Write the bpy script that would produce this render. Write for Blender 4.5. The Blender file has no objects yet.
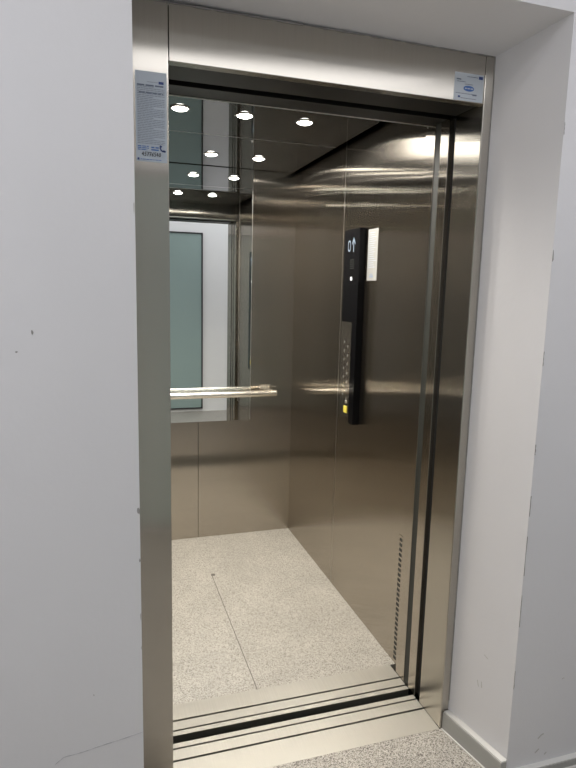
import bpy, bmesh, math, random
from mathutils import Vector, Matrix
random.seed(7)
SC = bpy.context.scene
COL = SC.collection

# ---------------------------------------------------------------- camera
CAM_H = 1.457
YAW, PITCH, ROLL, FPX = .311, -.1556, .0238, 594.5
fw = Vector((math.sin(YAW)*math.cos(PITCH), math.cos(YAW)*math.cos(PITCH), math.sin(PITCH)))
rt = Vector((math.cos(YAW), -math.sin(YAW), 0))
up = rt.cross(fw)
c_, s_ = math.cos(ROLL), math.sin(ROLL)
rt, up = rt*c_ + up*s_, up*c_ - rt*s_
cam = bpy.data.objects.new('camera', bpy.data.cameras.new('camera'))
COL.objects.link(cam)
m4 = Matrix((rt, up, -fw)).transposed().to_4x4()
m4.translation = (0, 0, CAM_H)
cam.matrix_world = m4
cam.data.sensor_width = 36
cam.data.lens = FPX/768*36
cam.data.clip_start = .02
SC.camera = cam

# ---------------------------------------------------------------- world, lights, exposure
SC.view_settings.view_transform = 'Standard'
SC.view_settings.look = 'None'
SC.view_settings.exposure = 0.0
SC.view_settings.gamma = 1.0
SC.view_settings.use_curve_mapping = False
w = bpy.data.worlds.new('world'); SC.world = w
w.use_nodes = True
w.node_tree.nodes['Background'].inputs[0].default_value = (.8, .85, 1, 1)
w.node_tree.nodes['Background'].inputs[1].default_value = .02

def area(name, loc, sx, sy, watts, col, rot=(0, 0, 0)):
    l = bpy.data.lights.new(name, 'AREA'); l.shape = 'RECTANGLE'
    l.size, l.size_y, l.energy, l.color = sx, sy, watts, col
    o = bpy.data.objects.new(name, l); COL.objects.link(o)
    o.location = loc; o.rotation_euler = rot
    return o
area('lobby_lamp', (-.95, .90, 2.57), .22, .08, 7, (.93, .95, 1))
area('lobby_fill_wide', (-.3, .62, 2.58), 2.2, .2, 4.8, (.97, .96, 1))  # added fill light that evens out the lobby walls
area('lobby_fill_right', (1.7, .50, 2.58), .9, .2, 7, (.97, .96, 1))  # added fill to brighten the right front wall, no known fixture
area('lobby_lamp_rear', (.95, -.15, 2.58), 2.1, .34, 5.0, (.97, .97, 1))
area('lobby_fill_left', (-1.46, .45, 1.15), 1.6, .8, 3.6, (1, .98, .95), (0, -math.pi/2, 0))  # added fill from the left to brighten the reveal, no known source
SPOT_W, SPOT_COL = 23.5, (1, .95, .87)

# ---------------------------------------------------------------- materials
def mat(name):
    m = bpy.data.materials.new(name); m.use_nodes = True
    nt = m.node_tree
    return m, nt, nt.nodes['Principled BSDF']
def plain(name, col, rough=.5, metal=0., spec=.5, emit=0.):
    m, nt, b = mat(name)
    b.inputs['Base Color'].default_value = (*col, 1)
    b.inputs['Roughness'].default_value = rough
    b.inputs['Metallic'].default_value = metal
    b.inputs['Specular IOR Level'].default_value = spec
    if emit:
        b.inputs['Emission Color'].default_value = (*col, 1)
        b.inputs['Emission Strength'].default_value = emit
    return m
def N(nt, t, **k):
    n = nt.nodes.new(t)
    for a, v in k.items(): setattr(n, a, v)
    return n
def ramp(nt, pts):
    r = N(nt, 'ShaderNodeValToRGB')
    e = r.color_ramp.elements
    while len(e) < len(pts): e.new(.5)
    for i, (p, c) in enumerate(pts):
        e[i].position = p; e[i].color = (*c, 1)
    return r
def steel(name, col, rough, aniso, streak=.04):
    """brushed stainless: glossy, highlights pulled out along U (level)"""
    m, nt, b = mat(name); nt.nodes.remove(b)
    g = N(nt, 'ShaderNodeBsdfGlossy'); g.distribution = 'GGX'
    t = N(nt, 'ShaderNodeTangent'); t.direction_type = 'UV_MAP'; t.uv_map = 'UVMap'
    uv = N(nt, 'ShaderNodeUVMap'); uv.uv_map = 'UVMap'
    mp = N(nt, 'ShaderNodeMapping'); mp.inputs['Scale'].default_value = (900, 5, 1)
    no = N(nt, 'ShaderNodeTexNoise'); no.inputs['Scale'].default_value = 1
    no.inputs['Detail'].default_value = 3
    cr = ramp(nt, [(.3, tuple(c*(1-streak) for c in col)), (.7, tuple(min(1, c*(1+streak)) for c in col))])
    L = nt.links.new
    L(uv.outputs[0], mp.inputs[0]); L(mp.outputs[0], no.inputs['Vector']); L(no.outputs[0], cr.inputs[0])
    L(cr.outputs[0], g.inputs['Color']); L(t.outputs[0], g.inputs['Tangent'])
    g.inputs['Roughness'].default_value = rough
    g.inputs['Anisotropy'].default_value = aniso
    g.inputs['Rotation'].default_value = .25
    L(g.outputs[0], nt.nodes['Material Output'].inputs[0])
    return m
def paint(name, col, rough=.65, var=.04):
    m, nt, b = mat(name)
    tc = N(nt, 'ShaderNodeTexCoord'); L = nt.links.new
    n1 = N(nt, 'ShaderNodeTexNoise'); n1.inputs['Scale'].default_value = 2.2; n1.inputs['Detail'].default_value = 6
    cr = ramp(nt, [(.3, tuple(c*(1-var) for c in col)), (.7, col)])
    L(tc.outputs['Object'], n1.inputs['Vector']); L(n1.outputs[0], cr.inputs[0])
    L(cr.outputs[0], b.inputs['Base Color'])
    n2 = N(nt, 'ShaderNodeTexNoise'); n2.inputs['Scale'].default_value = 60; n2.inputs['Detail'].default_value = 4
    bp = N(nt, 'ShaderNodeBump'); bp.inputs['Strength'].default_value = .08; bp.inputs['Distance'].default_value = .004
    L(tc.outputs['Object'], n2.inputs['Vector']); L(n2.outputs[0], bp.inputs['Height'])
    L(bp.outputs[0], b.inputs['Normal'])
    b.inputs['Roughness'].default_value = rough
    b.inputs['Specular IOR Level'].default_value = .25
    return m
def granite(name, cols, rough, scale=330, seam=None):
    m, nt, b = mat(name); L = nt.links.new
    tc = N(nt, 'ShaderNodeTexCoord')
    v = N(nt, 'ShaderNodeTexVoronoi'); v.inputs['Scale'].default_value = scale
    sp = N(nt, 'ShaderNodeSeparateColor')
    L(tc.outputs['Object'], v.inputs['Vector']); L(v.outputs['Color'], sp.inputs[0])
    cr = ramp(nt, [(.0, cols[0]), (.22, cols[1]), (.6, cols[2]), (1, cols[3])])
    L(sp.outputs[0], cr.inputs[0])
    n = N(nt, 'ShaderNodeTexNoise'); n.inputs['Scale'].default_value = 5; n.inputs['Detail'].default_value = 5
    L(tc.outputs['Object'], n.inputs['Vector'])
    c2 = ramp(nt, [(.3, (.86, .86, .86)), (.7, (1, 1, 1))]); L(n.outputs[0], c2.inputs[0])
    mx = N(nt, 'ShaderNodeMix', data_type='RGBA', blend_type='MULTIPLY'); mx.inputs[0].default_value = 1
    L(cr.outputs[0], mx.inputs[6]); L(c2.outputs[0], mx.inputs[7]); L(mx.outputs[2], b.inputs['Base Color'])
    b.inputs['Roughness'].default_value = rough
    return m
M = {}
M['paint'] = paint('white_wall_paint', (.72, .715, .73))
M['paint_reveal'] = paint('white_reveal_paint', (.74, .73, .72))
M['ceil_paint'] = paint('ceiling_paint', (.8, .8, .8))
M['steel'] = steel('brushed_steel', (.50, .46, .405), .155, .82)
M['steel_frame'] = steel('brushed_frame_steel', (.49, .465, .42), .18, .78)
M['polished'] = plain('polished_steel', (.80, .77, .72), .16, 1)
M['rail'] = plain('satin_rail_steel', (.86, .82, .74), .24, 1)
M['bright_edge'] = plain('bright_steel_edge', (.85, .83, .8), .3, 1)
M['alu'] = steel('sill_aluminium', (.45, .437, .40), .5, .2, .06)
M['groove'] = plain('dark_groove', (.03, .03, .028), .7)
M['mirror'] = plain('mirror_glass', (.88, .91, .90), 0.0, 1)
M['black_glass'] = plain('glossy_black_ceiling', (.012, .012, .012), .02, 0, .9)
M['black_glass'].node_tree.nodes['Principled BSDF'].inputs['IOR'].default_value = 2.0
M['black_panel'] = plain('black_panel_glass', (.004, .004, .0045), .12, 0, .12)
M['dark'] = plain('dark_shaft', (.02, .02, .02), .9)
M['header'] = plain('dark_header_paint', (.008, .008, .0075), .4, 0, .2)
M['gasket'] = plain('dark_sensor_strip', (.03, .032, .028), .45, 0, .2)
M['lens'] = plain('lamp_lens', (1, .96, .88), .4, 0, .5, 22)
M['granite'] = granite('cabin_granite', [(.17, .155, .13), (.34, .32, .285), (.47, .45, .405), (.57, .55, .50)], .42)
M['granite_lobby'] = granite('lobby_granite', [(.09, .08, .07), (.25, .23, .20), (.45, .42, .37), (.62, .59, .54)], .45)
M['base'] = plain('grey_baseboard', (.36, .36, .34), .5)
M['caulk'] = plain('white_caulk_and_lit_edge', (.72, .71, .68), .7)  # floor caulk, also paints the lit top edges of the baseboards
M['chip'] = plain('bare_plaster_chip', (.30, .29, .28), .9)
M['crack_dark'] = plain('dirty_joint', (.16, .15, .135), .9)
M['scuff'] = plain('grey_scuff', (.50, .49, .47), .9)
M['crack'] = plain('hairline_crack', (.46, .46, .48), .9)
M['paper'] = plain('white_paper', (.24, .24, .23), .8, 0, .1)
M['sticker'] = plain('pale_blue_sticker', (.50, .56, .63), .35)
M['sticker_white'] = plain('white_sticker', (.55, .60, .66), .35)
M['ink'] = plain('grey_ink', (.14, .17, .24), .6)
M['ink_pale'] = plain('pale_grey_ink', (.27, .31, .38), .6)
M['navy'] = plain('navy_ink', (.03, .06, .22), .5)
M['blue'] = plain('blue_ink', (.06, .16, .45), .5)
M['pen'] = plain('black_marker', (.015, .015, .02), .5)
M['display'] = plain('display_segments', (.11, .15, .20), .5, 0, .5, .10)
M['legend'] = plain('pale_button_mark', (.30, .30, .29), .5)
M['icon'] = plain('lit_icon', (.75, .78, .8), .5, 0, .5, .2)
M['yellow'] = plain('yellow_button', (.72, .62, .08), .4)
M['glass'] = plain('frosted_green_glass', (.27, .355, .34), .3, 0, .5)
M['dframe'] = plain('dark_door_frame', (.02, .02, .022), .5)

# ---------------------------------------------------------------- mesh helpers
def finish(name, bm, m, parent=None, smooth=False, bevel=0):
    uvl = bm.loops.layers.uv.new('UVMap')
    bm.normal_update()
    for f in bm.faces:
        n = f.normal; f.smooth = smooth
        ax = max(range(3), key=lambda i: abs(n[i]))
        for l in f.loops:
            p = l.vert.co
            l[uvl].uv = (p.y, p.z) if ax == 0 else (p.x, p.z) if ax == 1 else (p.x, p.y)
    base = parent.matrix_world.translation.copy() if parent else None
    if parent is not None:
        q = parent
        t = Vector((0, 0, 0))
        while q: t += q.location; q = q.parent
        bmesh.ops.translate(bm, verts=bm.verts, vec=-t)
    me = bpy.data.meshes.new(name); bm.to_mesh(me); bm.free()
    me.materials.append(m)
    o = bpy.data.objects.new(name, me); COL.objects.link(o)
    if parent: o.parent = parent
    if bevel:
        b = o.modifiers.new('bevel', 'BEVEL'); b.width = bevel; b.segments = 2; b.limit_method = 'ANGLE'
    return o
def add_box(bm, x0, x1, y0, y1, z0, z1):
    r = bmesh.ops.create_cube(bm, size=1)
    for v in r['verts']:
        v.co = ((x0+x1)/2 + v.co.x*(x1-x0), (y0+y1)/2 + v.co.y*(y1-y0), (z0+z1)/2 + v.co.z*(z1-z0))
def box(name, x0, x1, y0, y1, z0, z1, m, parent=None, bevel=0):
    bm = bmesh.new(); add_box(bm, x0, x1, y0, y1, z0, z1)
    return finish(name, bm, m, parent, False, bevel)
def add_solid(bm, bot, top):
    a = [bm.verts.new(p) for p in bot]; b = [bm.verts.new(p) for p in top]
    n = len(a)
    fs = [bm.faces.new(a[::-1]), bm.faces.new(b)]
    for i in range(n): fs.append(bm.faces.new((a[i], a[(i+1) % n], b[(i+1) % n], b[i])))
    bmesh.ops.recalc_face_normals(bm, faces=fs)
def prism_z(bm, poly, z0, z1):
    add_solid(bm, [(x, y, z0) for x, y in poly], [(x, y, z1) for x, y in poly])
def prism_x(bm, poly, x0, x1):
    add_solid(bm, [(x0, y, z) for y, z in poly], [(x1, y, z) for y, z in poly])
def add_cyl(bm, a, b, r, n=24, r2=None):
    a, b = Vector(a), Vector(b); d = (b-a)
    mt = Matrix.Translation((a+b)/2) @ d.to_track_quat('Z', 'Y').to_matrix().to_4x4()
    bmesh.ops.create_cone(bm, cap_ends=True, segments=n, radius1=r, radius2=r if r2 is None else r2, depth=d.length, matrix=mt)
def flat(name, polys, o, U, V, m, parent, off=.0006, th=.0004):
    """thin raised ink or paper shapes on a surface; polys in (u, v) metres"""
    o, U, V = Vector(o), Vector(U), Vector(V); W = U.cross(V)
    bm = bmesh.new()
    for p in polys:
        add_solid(bm, [o+U*u+V*v+W*(off-th) for u, v in p], [o+U*u+V*v+W*off for u, v in p])
    return finish(name, bm, m, parent)
def rect(u0, u1, v0, v1): return [(u0, v0), (u1, v0), (u1, v1), (u0, v1)]
def ngon(u, v, a, b, n=16): return [(u+a*math.cos(2*math.pi*i/n), v+b*math.sin(2*math.pi*i/n)) for i in range(n)]
def words(u0, u1, v, h, seed, gap=.12, fill=1.):
    r = random.Random(seed); out = []; u = u0; end = u0+(u1-u0)*fill
    while u < end:
        w_ = min(h*r.uniform(2, 7), end-u)
        if w_ > h*.4: out.append(rect(u, u+w_, v, v+h))
        u += w_+h*.8
    return out
def stroke(pts, wd):
    out = []
    for (a, b), (c, d) in zip(pts, pts[1:]):
        L = math.hypot(c-a, d-b) or 1e-6; nx, ny = -(d-b)/L*wd/2, (c-a)/L*wd/2
        ex, ey = (c-a)/L*wd*.3, (d-b)/L*wd*.3
        out.append([(a-ex+nx*-1, b-ey-ny), (c+ex-nx, d+ey-ny), (c+ex+nx, d+ey+ny), (a-ex+nx, b-ey+ny)])
    return out
def thing(name, label, cat, loc, group=None):
    o = bpy.data.objects.new(name, None); COL.objects.link(o)
    o.location = loc; o.empty_display_size = .05
    return tag(o, label, cat, group)
def tag(o, label, cat, group=None):
    o['label'] = label; o['category'] = cat
    if group: o['group'] = group
    return o
def struct(o):
    o['kind'] = 'structure'; return o

# ---------------------------------------------------------------- dimensions
YW, YF = 1.322, 1.562            # lobby wall face, steel frame face
XL, XR, XO = .179, 1.072, 1.101  # opening, outer edge of right jamb
ZL, ZT = 2.0, 2.131
YJ = 1.70
CX0, CX1 = -.03, 1.095           # cabin walls
YB = 3.336
YG = 1.925
ZC = 2.114

# ---------------------------------------------------------------- lobby shell
LX0, LX1, LY0, LZ = -1.5, 2.3, -.35, 2.6
bm = bmesh.new()
prism_z(bm, [(LX0, YW), (.08, YW), (.045, YF), (.045, YJ), (LX0, YJ)], 0, LZ)
prism_z(bm, [(1.152, YW), (LX1, YW), (LX1, YJ), (1.102, YJ), (1.102, YF)], 0, LZ)
add_solid(bm, [(.08, YW, 2.16), (1.152, YW, 2.16), (1.102, YF, ZT), (1.102, YJ, ZT), (.045, YJ, ZT), (.045, YF, ZT)],
          [(.08, YW, LZ), (1.152, YW, LZ), (1.102, YF, LZ), (1.102, YJ, LZ), (.045, YJ, LZ), (.045, YF, LZ)])
wall_lobby = struct(finish('wall_lobby_front', bm, M['paint']))
struct(box('wall_lobby_left', LX0-.1, LX0, LY0, YJ, 0, LZ, M['paint']))
struct(box('wall_lobby_right', LX1, LX1+.1, LY0, YJ, 0, LZ, M['paint']))
struct(box('wall_lobby_back', LX0, LX1, LY0-.1, LY0, 0, LZ, M['ceil_paint']))  # paler paint than the other lobby walls stands in for extra light
struct(box('floor_lobby', LX0, LX1, LY0, YF, -.05, 0, M['granite_lobby']))
struct(box('ceiling_lobby', LX0, LX1, LY0, YJ, LZ, LZ+.05, M['ceil_paint']))
door = struct(box('door_1', .16, 1.16, LY0+.001, LY0+.022, .05, 2.075, M['glass']))
bm = bmesh.new()
add_box(bm, .145, .16, LY0+.001, LY0+.032, .035, 2.09); add_box(bm, 1.16, 1.175, LY0+.001, LY0+.032, .035, 2.09)
add_box(bm, .16, 1.16, LY0+.001, LY0+.032, .035, .05); add_box(bm, .16, 1.16, LY0+.001, LY0+.032, 2.075, 2.09)
finish('door_frame', bm, M['dframe'], door)
# baseboards with pale strips painting the lit top edge, caulk along the floor
bm = bmesh.new(); H_B = .062
prism_z(bm, [(1.150, YW), (1.146, YW-.006), (1.126, YW-.006), (1.079, YF-.002), (1.102, YF-.002)], 0, H_B)
prism_z(bm, [(1.1505, YW), (LX1, YW), (LX1, YW-.02), (1.130, YW-.02), (1.1262, YW-.0063), (1.1465, YW-.0063)], 0, .024)
bb = struct(finish('baseboard_right', bm, M['base']))
bm = bmesh.new()
prism_z(bm, [(1.150, YW), (1.146, YW-.005), (1.129, YW-.005), (1.083, YF-.003), (1.103, YF-.003)], H_B, H_B+.005)
prism_z(bm, [(1.152, YW), (LX1, YW), (LX1, YW-.017), (1.134, YW-.017)], .024, .027)
prism_z(bm, [(LX1, YW-.019), (LX1, YW-.026), (1.126, YW-.026), (1.074, YF-.003), (1.079, YF-.003), (1.131, YW-.019)], .0002, .0035)
finish('caulk_and_lit_edge', bm, M['caulk'], bb)
struct(box('baseboard_left', LX0, .06, YW-.02, YW, 0, H_B, M['base']))

# chips, cracks and ragged paint along the plaster edges
def ragged(pts, wmin, wmax, n, rng):
    """irregular narrow polygon following the uv polyline"""
    a = []; b = []
    for i in range(n+1):
        t = i/n*(len(pts)-1); k = min(int(t), len(pts)-2); f = t-k
        u = pts[k][0]*(1-f)+pts[k+1][0]*f; v = pts[k][1]*(1-f)+pts[k+1][1]*f
        a.append((u, v, rng.uniform(wmin, wmax)))
    return a
def ribbon(name, pts, wmin, wmax, n, o, U, V, wdir, m, parent, seed):
    rng = random.Random(seed)
    s = ragged(pts, wmin, wmax, n, rng); polys = []
    for p, q in zip(s, s[1:]):
        polys.append([(p[0]-wdir[0]*p[2]/2, p[1]-wdir[1]*p[2]/2), (q[0]-wdir[0]*q[2]/2, q[1]-wdir[1]*q[2]/2),
                      (q[0]+wdir[0]*q[2]/2, q[1]+wdir[1]*q[2]/2), (p[0]+wdir[0]*p[2]/2, p[1]+wdir[1]*p[2]/2)])
    return flat(name, polys, o, U, V, m, parent, .0008, .0007)
X_, Z_ = (1, 0, 0), (0, 0, 1)
FO = (0, YW, 0)
ribbon('crack', [(-.12, .36), (-.10, .375), (-.06, .378), (-.02, .385), (.03, .392), (.079, .40)], .0004, .0022, 26, FO, X_, Z_, (0, 1), M['crack'], wall_lobby, 1)
chips = []
rng = random.Random(4)
for (u, v, a, b) in [(.0775, .957, .0045, .011), (.0785, .838, .002, .006), (.0790, .62, .0012, .004), (.0785, .70, .001, .012), (-.129, 1.361, .003, .006), (-.16, 1.32, .004, .002), (.078, 1.62, .001, .02), (-.03, .52, .0015, .002)]:
    chips.append([(u+a*rng.uniform(.5, 1)*math.cos(t*.7854), v+b*rng.uniform(.5, 1)*math.sin(t*.7854)) for t in range(8)])
flat('paint_chip', chips, FO, X_, Z_, M['chip'], wall_lobby, .0008, .0007)
# worn corner of the right-hand reveal
polys = []
for v0, v1, a in [(.30, .36, .003), (.50, .60, .0022), (.66, .78, .0025), (.84, .90, .003), (1.02, 1.05, .003), (1.27, 1.31, .002), (1.55, 1.58, .004), (1.87, 1.9, .002)]:
    n = 6; top = []
    l = [(1.1525, v0+(v1-v0)*i/n) for i in range(n+1)]
    r = [(1.1525+a*rng.uniform(.3, 1), v0+(v1-v0)*i/n) for i in range(n, -1, -1)]
    polys.append(l+r)
for p in polys: p.reverse()
flat('worn_corner', polys, FO, X_, Z_, M['chip'], wall_lobby, .0008, .0007)

# faint scuffs low on the wall right of the recess and on the reveal itself
flat('scuff_mark', stroke([(1.262, .112), (1.272, .121), (1.280, .124)], .004)+stroke([(1.256, .064), (1.268, .074)], .0035)+stroke([(1.292, .050), (1.298, .056)], .003)
     + stroke([(1.33, .30), (1.338, .303)], .002), FO, X_, Z_, M['scuff'], wall_lobby, .0008, .0007)
RU = Vector((1.102-1.152, YF-YW, 0)).normalized()
flat('scuff_mark', stroke([(-.118, .250), (-.115, .232)], .0022)+stroke([(-.134, .246), (-.128, .228)], .0022)+stroke([(-.115, .345), (-.10, .34)], .002),
     (1.152, YW, 0), -RU, Z_, M['scuff'], wall_lobby, .0008, .0007)

# ---------------------------------------------------------------- steel landing frame
fr = thing('elevator_door_frame', 'brushed steel elevator door frame set into the white wall recess', 'door frame', (.6, YF, 0))
bm = bmesh.new(); add_box(bm, .05, XL-.0008, YF, YJ, 0, ZT-.001)
finish('jamb', bm, M['steel_frame'], fr, bevel=.0015)
bm = bmesh.new(); add_box(bm, XR, XO, YF, YJ, 0, ZT-.001)
finish('jamb', bm, M['steel_frame'], fr, bevel=.0025)
bm = bmesh.new(); add_box(bm, XL+.0008, XR-.0006, YF+.0005, YF+.03, ZL, ZT-.001)
finish('lintel', bm, M['steel_frame'], fr, bevel=.0015)
box('track_cover', XL+.0008, XR-.0006, YF+.0305, YJ, ZL+.002, ZT-.001, M['header'], fr, .0015)
# ragged dark caulk where plaster meets steel
ribbon('caulk_joint', [(XO, .10), (XO, ZT-.002)], .001, .0065, 70, (0, YF, 0), X_, Z_, (1, 0), M['chip'], fr, 9)
ribbon('caulk_joint', [(.06, ZT-.001), (XO, ZT-.001)], .0008, .005, 60, (0, YF, 0), X_, Z_, (0, 1), M['chip'], fr, 10)

# ---------------------------------------------------------------- sills
def sill(name, y0, y1, grooves, label):
    """extruded aluminium sill with real grooves"""
    t = thing(name, label, 'sill', (.6, (y0+y1)/2, 0))
    prof = [(y0, -.03), (y0, 0)]
    for g0, g1 in grooves:
        prof += [(g0, 0), (g0, -.012), (g1, -.012), (g1, 0)]
    prof += [(y1, 0), (y1, -.03)]
    bm = bmesh.new(); prism_x(bm, prof, .06, XR-.0005)
    finish('sill_plate', bm, M['alu'], t)
    for g0, g1 in grooves:
        box('groove', .06, XR-.0005, g0+.0003, g1-.0003, -.0119, -.007, M['groove'], t)
    return t
sill('landing_sill', YF+.0005, 1.741, [(1.663, 1.671), (1.714, 1.721)], 'grooved aluminium landing sill between grey lobby floor and dark gap')
sill('cabin_sill', 1.775, YG, [(1.794, 1.801), (1.840, 1.848)], 'grooved aluminium sill at the front edge of elevator cabin floor')

# ---------------------------------------------------------------- shaft (dark void around the cabin)
bm = bmesh.new()
add_box(bm, -.8, -.75, YJ, 3.8, -.6, 2.9); add_box(bm, 1.85, 1.9, YJ, 3.8, -.6, 2.9)
add_box(bm, -.8, 1.9, 3.75, 3.8, -.6, 2.9); add_box(bm, -.8, 1.9, YJ, 3.8, -.65, -.6); add_box(bm, -.8, 1.9, YJ, 3.8, 2.9, 2.95)
add_box(bm, -.8, 1.9, YJ-.06, YJ-.001, -.6, -.05)
add_box(bm, 1.088, 1.101, YJ+.0005, 1.7335, 0, 2.005)  # added dark plate, stands in for shade in the gap behind the jamb
struct(finish('wall_shaft', bm, M['dark']))

# ---------------------------------------------------------------- cabin shell
ZR = 2.24
def wallp(name, panels):
    root = bpy.data.objects.new(name, None); COL.objects.link(root); struct(root)
    for p in panels: box('wall_panel', *p, M['steel'], root)
    return root
g = .0012
wallp('wall_back', [(CX0, .536-g, YB, YB+.03, 0, ZR), (.536+g, CX1, YB, YB+.03, 0, ZR)])
wall_right = wallp('wall_right', [(CX1, CX1+.03, 1.88, 2.62-g, 0, ZR), (CX1, CX1+.03, 2.62+g, YB+.03, 0, ZR)])
wallp('wall_left', [(CX0-.03, CX0, 1.88, 2.62-g, 0, ZR), (CX0-.03, CX0, 2.62+g, YB+.03, 0, ZR)])
# seam fillers behind the open joints, bright on the side wall, dark on the back
bm = bmesh.new(); add_box(bm, CX1+.0006, CX1+.004, 2.62-g, 2.62+g, 0, ZR)
finish('joint_strip', bm, M['bright_edge'], wall_right)
struct(box('floor', CX0, CX1, YG, YB, -.06, 0, M['granite']))
bm = bmesh.new(); add_box(bm, .5260, .5292, YG, 2.86, .0001, .0005)
fl = bpy.data.objects['floor']
finish('joint_line', bm, M['crack_dark'], fl)
bm = bmesh.new(); prism_z(bm, [(.535+.011*math.cos(i*.7854)*(1+.3*(i % 2)), 2.85+.012*math.sin(i*.7854)) for i in range(8)], .0001, .0006)
finish('stain', bm, M['crack_dark'], fl)
struct(box('ceiling_roof', CX0-.03, CX1+.03, 1.76, YB+.03, ZR, ZR+.03, M['dark']))
# front wall: posts, header, sensor strips
wf = bpy.data.objects.new('wall_front', None); COL.objects.link(wf); struct(wf)
for sx, xa, xb in ((1, XR, CX1+.03), (-1, CX0-.03, XL)):
    box('post', xa, xb, 1.734, 1.7825, 0.003, 2.0055, M['steel'], wf, .001)
    box('post', xa, xb, 1.8165, 1.879, 0.003, 2.0055, M['steel'], wf, .001)
    box('sensor_strip', xa+(.002 if sx > 0 else 0), xb-(.002 if sx < 0 else 0), 1.7825, 1.8165, 0.003, 2.0055, M['gasket'], wf)
box('header', CX0-.03, CX1+.03, 1.752, 1.833, 2.006, ZR, M['header'], wf, .001)
box('header_plate', CX0-.03, CX1+.03, 1.8335, 1.8365, 2.005, ZR, M['steel'], wf)
# parked landing door leaf behind the left jamb
struct(box('door_2', -.70, XL-.004, 1.705, 1.729, .004, 2.03, M['steel']))

# ventilation slots at the front lower edge of the right wall
vg = thing('ventilation_grille', 'narrow vertical slotted grille low on the right cabin wall by the sill', 'grille', (CX1, 1.93, .28))
box('grille_plate', CX1-.0015, CX1+.0002, 1.908, 1.95, .004, .535, M['steel'], vg)
bm = bmesh.new()
for i in range(25):
    z = .018+i*.0206
    add_box(bm, CX1-.0022, CX1-.0012, 1.921, 1.941, z, z+.0125)
finish('slot', bm, M['groove'], vg)
box('edge_strip', CX1-.0012, CX1+.0002, 1.9065, 1.9085, .54, ZR, M['bright_edge'], wall_right)
box('edge_strip', CX1-.0012, CX1+.0002, 1.8855, 1.8870, .54, ZR, M['bright_edge'], wall_right)

# ---------------------------------------------------------------- ceiling panels and downlights
cp = bpy.data.objects.new('ceiling', None); COL.objects.link(cp); struct(cp)
box('ceiling_panel', .0, 1.066, 1.852, 2.678-.001, ZC, ZC+.012, M['black_glass'], cp, .0008)
box('ceiling_panel', .0, 1.066, 2.678+.001, 3.325, ZC, ZC+.012, M['black_glass'], cp, .0008)
box('hanger', .05, 1.03, 2.3, 2.34, ZC+.012, ZR, M['dark'], cp)
box('hanger', .05, 1.03, 3.0, 3.04, ZC+.012, ZR, M['dark'], cp)
box('seam_strip', .002, 1.064, 2.6775, 2.6785, ZC-.0006, ZC+.002, M['bright_edge'], cp)
box('edge_highlight', XL-.02, CX1, 1.8366, 1.8385, 2.003, 2.009, M['bright_edge'], wf)  # added bright strip imitating the highlight along the header's lower edge
def downlight(x, y, label):
    t = thing('ceiling_downlight', label, 'ceiling light', (x, y, ZC), 'downlights in the cabin ceiling')
    bm = bmesh.new()
    n = 40; R0, R1 = .030, .036
    lo = []; 
    rings = []
    for r, z in ((R1, ZC-.0003), (R1, ZC-.003), (R0+.001, ZC-.0045), (R0, ZC-.0005)):
        rings.append([bm.verts.new((x+r*math.cos(2*math.pi*i/n), y+r*math.sin(2*math.pi*i/n), z)) for i in range(n)])
    for a, b in zip(rings, rings[1:]):
        for i in range(n): bm.faces.new((a[i], b[i], b[(i+1) % n], a[(i+1) % n]))
    bmesh.ops.recalc_face_normals(bm, faces=bm.faces)
    finish('trim_ring', bm, M['polished'], t, True)
    bm = bmesh.new()
    prev = None
    for k in range(6):
        a = math.pi/2*k/5; r, z = .030*math.cos(a)+1e-5, ZC-.001-.010*math.sin(a)
        ring = [bm.verts.new((x+r*math.cos(2*math.pi*i/n), y+r*math.sin(2*math.pi*i/n), z)) for i in range(n)]
        if prev:
            for i in range(n): bm.faces.new((prev[i], ring[i], ring[(i+1) % n], prev[(i+1) % n]))
        prev = ring
    bm.faces.new(prev)
    bmesh.ops.recalc_face_normals(bm, faces=bm.faces)
    finish('lens', bm, M['lens'], t, True)
    l = bpy.data.lights.new('downlight_beam', 'SPOT')
    l.energy, l.color, l.spot_size, l.spot_blend, l.shadow_soft_size = SPOT_W, SPOT_COL, math.radians(160), .45, .042
    o = bpy.data.objects.new('downlight_beam', l); COL.objects.link(o)
    o.parent = t; o.location = (0, 0, -.046)
LXs = (.308, .553, .795)
for y, row in ((2.339, 'front row of the cabin ceiling'), (3.044, 'row of the cabin ceiling nearest the mirror')):
    for x, pos in zip(LXs, ('leftmost', 'middle', 'rightmost')):
        downlight(x, y, 'round lit white downlight, %s in the %s' % (pos, row))

# ---------------------------------------------------------------- mirror
mr = thing('wall_mirror', 'tall frameless mirror above the handrail on the back cabin wall', 'mirror', (.536, YB, .702))
box('mirror_pane', .233, .8385, YB-.005, YB-.0005, .702, ZC-.003, M['mirror'], mr)
box('polished_edge', .8385, .8400, YB-.005, YB-.0005, .702, ZC-.003, M['bright_edge'], mr)

# ---------------------------------------------------------------- handrail
hr = thing('handrail', 'satin steel tube handrail across the back wall in front of mirror', 'handrail', (.536, YB, .88))
RY, RZ, RR = 3.258, .869, .0185
bm = bmesh.new(); add_cyl(bm, (.095, RY, RZ), (.977, RY, RZ), RR, 40)
finish('rail_tube', bm, M['rail'], hr, True).modifiers.new('es', 'EDGE_SPLIT')
for x in (.13, .90):
    box('bracket', x, x+.055, RY-.004, YB-.0055, RZ+.012, RZ+.022, M['rail'], hr, .001)
    box('wall_plate', x-.004, x+.059, YB-.008 if x < .5 else YB-.004, YB-.0002 if x > .5 else YB-.0052, RZ-.004, RZ+.038, M['rail'], hr, .001)

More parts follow.
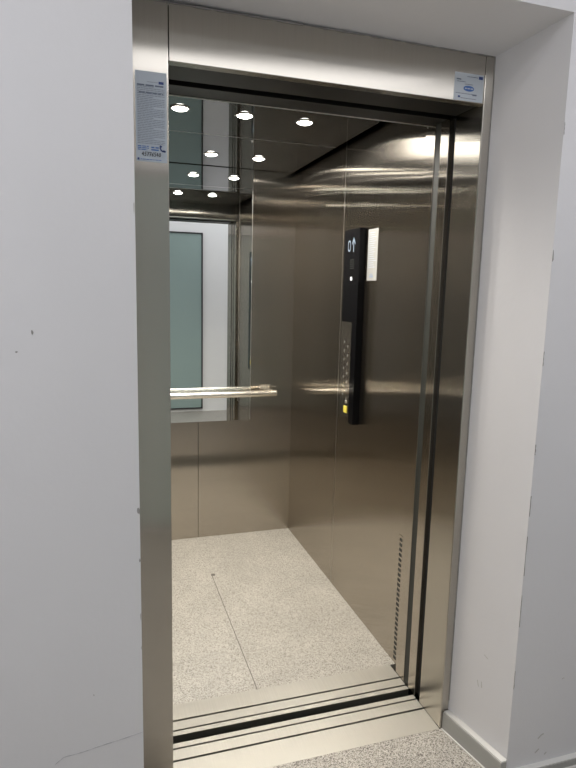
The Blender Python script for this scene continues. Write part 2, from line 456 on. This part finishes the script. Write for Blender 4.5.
# ---------------------------------------------------------------- car operating panel
PX = 1.0645; PY0, PY1 = 2.364, 2.528
op = thing('control_panel', 'elevator control panel with black display and steel button plate on right wall', 'control panel', (CX1, 2.45, .87))
box('steel_plate', PX, CX1-.0005, PY0+.052, PY1, .875, 1.326, M['steel'], op, .001)
box('display_panel', PX-.0015, CX1-.0005, PY0, PY1, 1.326, 1.728, M['black_panel'], op, .0015)
box('black_trim', PX-.0015, CX1-.0005, PY0, PY0+.051, .875, 1.3255, M['black_panel'], op, .0012)
disp = [o for o in op.children if o.name.startswith('display_panel')][0]
U, V = (0, -1, 0), (0, 0, 1)
OO = (PX-.0015, PY1, 0)      # u runs toward the door from the far edge
W = PY1-PY0
# outline zero and up arrow
zero = []
n = 20
for i in range(n):
    a0, a1 = 2*math.pi*i/n, 2*math.pi*(i+1)/n
    def pt(a, r): 
        return (.058+.014*r*math.copysign(abs(math.cos(a))**.7, math.cos(a)), 1.657+.024*r*math.copysign(abs(math.sin(a))**.7, math.sin(a)))
    zero.append([pt(a0, .72), pt(a0, 1), pt(a1, 1), pt(a1, .72)][::-1])
flat('floor_digit', zero, OO, U, V, M['display'], disp)
arrow = stroke([(.104, 1.632), (.104, 1.684)], .006)+stroke([(.104, 1.688), (.088, 1.664)], .006)+stroke([(.104, 1.688), (.120, 1.664)], .006)
flat('up_arrow', arrow, OO, U, V, M['display'], disp)
flat('status_icon', [rect(.082, .099, 1.508, 1.523)], OO, U, V, M['icon'], disp)
sp = []
for i in range(5):
    for j in range(5):
        sp.append(ngon(.075+i*.009, 1.56+j*.009, .0022, .0022, 8))
flat('speaker_holes', sp, OO, U, V, M['gasket'], disp)
# floor buttons in two columns and a yellow alarm button
def disc(name, y, z, r, t, m, parent):
    bm = bmesh.new(); add_cyl(bm, (PX+.0005, y, z), (PX-t, y, z), r, 24)
    return finish(name, bm, m, parent)
for col_y in (2.484, 2.446):
    for i in range(7):
        b = disc('floor_button', col_y, 1.235-i*.040+(0 if col_y > 2.46 else -.018), .0125, .0015, M['steel'], op)
        y, z = col_y, 1.235-i*.040+(0 if col_y > 2.46 else -.018)
        flat('button_mark', [rect(-.002, .002, -.005, .005)], (PX-.0015, y, z), U, V, M['legend'], b)
bm = bmesh.new()
add_box(bm, PX-.003, PX+.0005, 2.432, 2.468, .914, .946)
finish('alarm_button', bm, M['yellow'], op, bevel=.002)['label'] = 'yellow alarm button'
disc('key_switch', 2.445, .966, .008, .003, M['bright_edge'], op)

# ---------------------------------------------------------------- notices
nt_ = thing('paper_notice', 'narrow white paper notice on the steel wall right of control panel', 'notice', (CX1, 2.29, 1.51))
u0 = 2.345
box('sheet', CX1-.0012, CX1-.0004, 2.252, u0, 1.507, 1.718, M['paper'], nt_)
lines = []
for i in range(17):
    v = 1.702-i*.0088
    lines += words(.010, .084, v, .0022, 40+i, fill=random.uniform(.6, 1))
flat('printed_text', lines, (CX1-.0012, u0, 0), U, V, M['ink_pale'], nt_)
flat('stamp', [rect(.024, .060, 1.520, 1.528), rect(.03, .054, 1.531, 1.535)], (CX1-.0012, u0, 0), U, V, M['ink'], nt_)

st = thing('instruction_sticker', 'tall pale blue sticker of small print on left door jamb with handwritten number', 'sticker', (.136, YF, 1.762))
SX0, SX1, SZ0, SZ1 = .0995, .1735, 1.762, 1.970
box('sheet', SX0, SX1, YF-.0006, YF-.0001, SZ0, SZ1, M['sticker'], st)
SO = (SX0, YF-.0006, SZ0)
tl = []
for i in range(34):
    v = .172-i*.00395
    tl += words(.004, .069, v, .0016, 100+i, fill=1 if i % 6 else .6)
flat('printed_text', tl, SO, X_, Z_, M['ink_pale'], st)
flat('heading', words(.004, .069, .1745, .0034, 5)+words(.008, .066, .158, .0024, 6), SO, X_, Z_, M['ink'], st)
flat('logo_block', [rect(.055, .067, .181, .187)], SO, X_, Z_, M['navy'], st)
flat('small_heading', words(.028, .053, .1835, .0014, 8), SO, X_, Z_, M['ink_pale'], st)
ph = words(.004, .030, .0345, .002, 11)+words(.004, .030, .0305, .002, 12)+words(.004, .026, .0265, .002, 13)+words(.036, .054, .0325, .003, 14)+words(.036, .054, .027, .003, 15)
flat('contact_text', ph, SO, X_, Z_, M['blue'], st)
flat('phone_icon', stroke([(.058, .038), (.0575, .034), (.060, .029), (.064, .0265), (.068, .0265)], .0032)+stroke([(.0575, .0385), (.0605, .0375)], .004)+stroke([(.0655, .0275), (.069, .0265)], .0045), SO, X_, Z_, M['navy'], st)
flat('corner_mark', [rect(.003, .0075, .003, .008)], SO, X_, Z_, M['navy'], st)
flat('footer_text', words(.010, .060, .0045, .0014, 21), SO, X_, Z_, M['blue'], st)
G = {'4': [[(.75, 0), (.6, 1), (.0, .35), (1, .4)]], '5': [[(1, 1), (.25, 1), (.2, .6), (.8, .55), (.8, .1), (.1, 0)]],
     '7': [[(0, 1), (1, 1), (.4, 0)], [(.2, .5), (.9, .55)]], '6': [[(.9, 1), (.2, .5), (.2, .05), (.8, .05), (.8, .45), (.2, .45)]],
     '0': [[(.5, 1), (.05, .6), (.2, .05), (.7, .05), (.95, .6), (.5, 1)]]}
hw = []; u = .0135
for ch in '45776540':
    for s in G[ch]: hw += stroke([(u+a*.0044+b*.0008, .0135+b*.0085) for a, b in s], .0014)
    u += .0058
flat('handwritten_number', hw, SO, X_, Z_, M['pen'], st)

s2 = thing('lintel_sticker', 'small white sticker with blue oval on right end of the lintel', 'sticker', (1.02, YF, 2.0))
AX0, AX1, AZ0, AZ1 = .9725, 1.0675, 2.002, 2.0755
box('sheet', AX0, AX1, YF-.0006, YF+.0003, AZ0, AZ1, M['sticker_white'], s2)
SO = (AX0, YF-.0006, AZ0)
ov = ngon(.047, .033, .018, .0075, 24)
flat('blue_oval', [[(max(.030, min(.064, a)), b) for a, b in ov]], SO, X_, Z_, M['blue'], s2)
flat('oval_text', words(.034, .061, .0315, .003, 31), SO, X_, Z_, M['sticker_white'], s2, .0010)
flat('logo_block', [rect(.078, .091, .061, .069)], SO, X_, Z_, M['navy'], s2)
flat('title_text', words(.040, .074, .064, .0016, 32), SO, X_, Z_, M['ink'], s2)
flat('address_text', words(.006, .022, .054, .003, 33)+words(.008, .036, .049, .0014, 34), SO, X_, Z_, M['ink'], s2)
flat('caption_text', words(.034, .060, .0435, .0014, 35), SO, X_, Z_, M['ink'], s2)
flat('footer_text', words(.006, .060, .018, .0014, 36)+words(.060, .074, .0155, .004, 37)+words(.022, .072, .006, .0014, 38), SO, X_, Z_, M['ink'], s2)
flat('corner_mark', [rect(.013, .020, .007, .012)], SO, X_, Z_, M['navy'], s2)
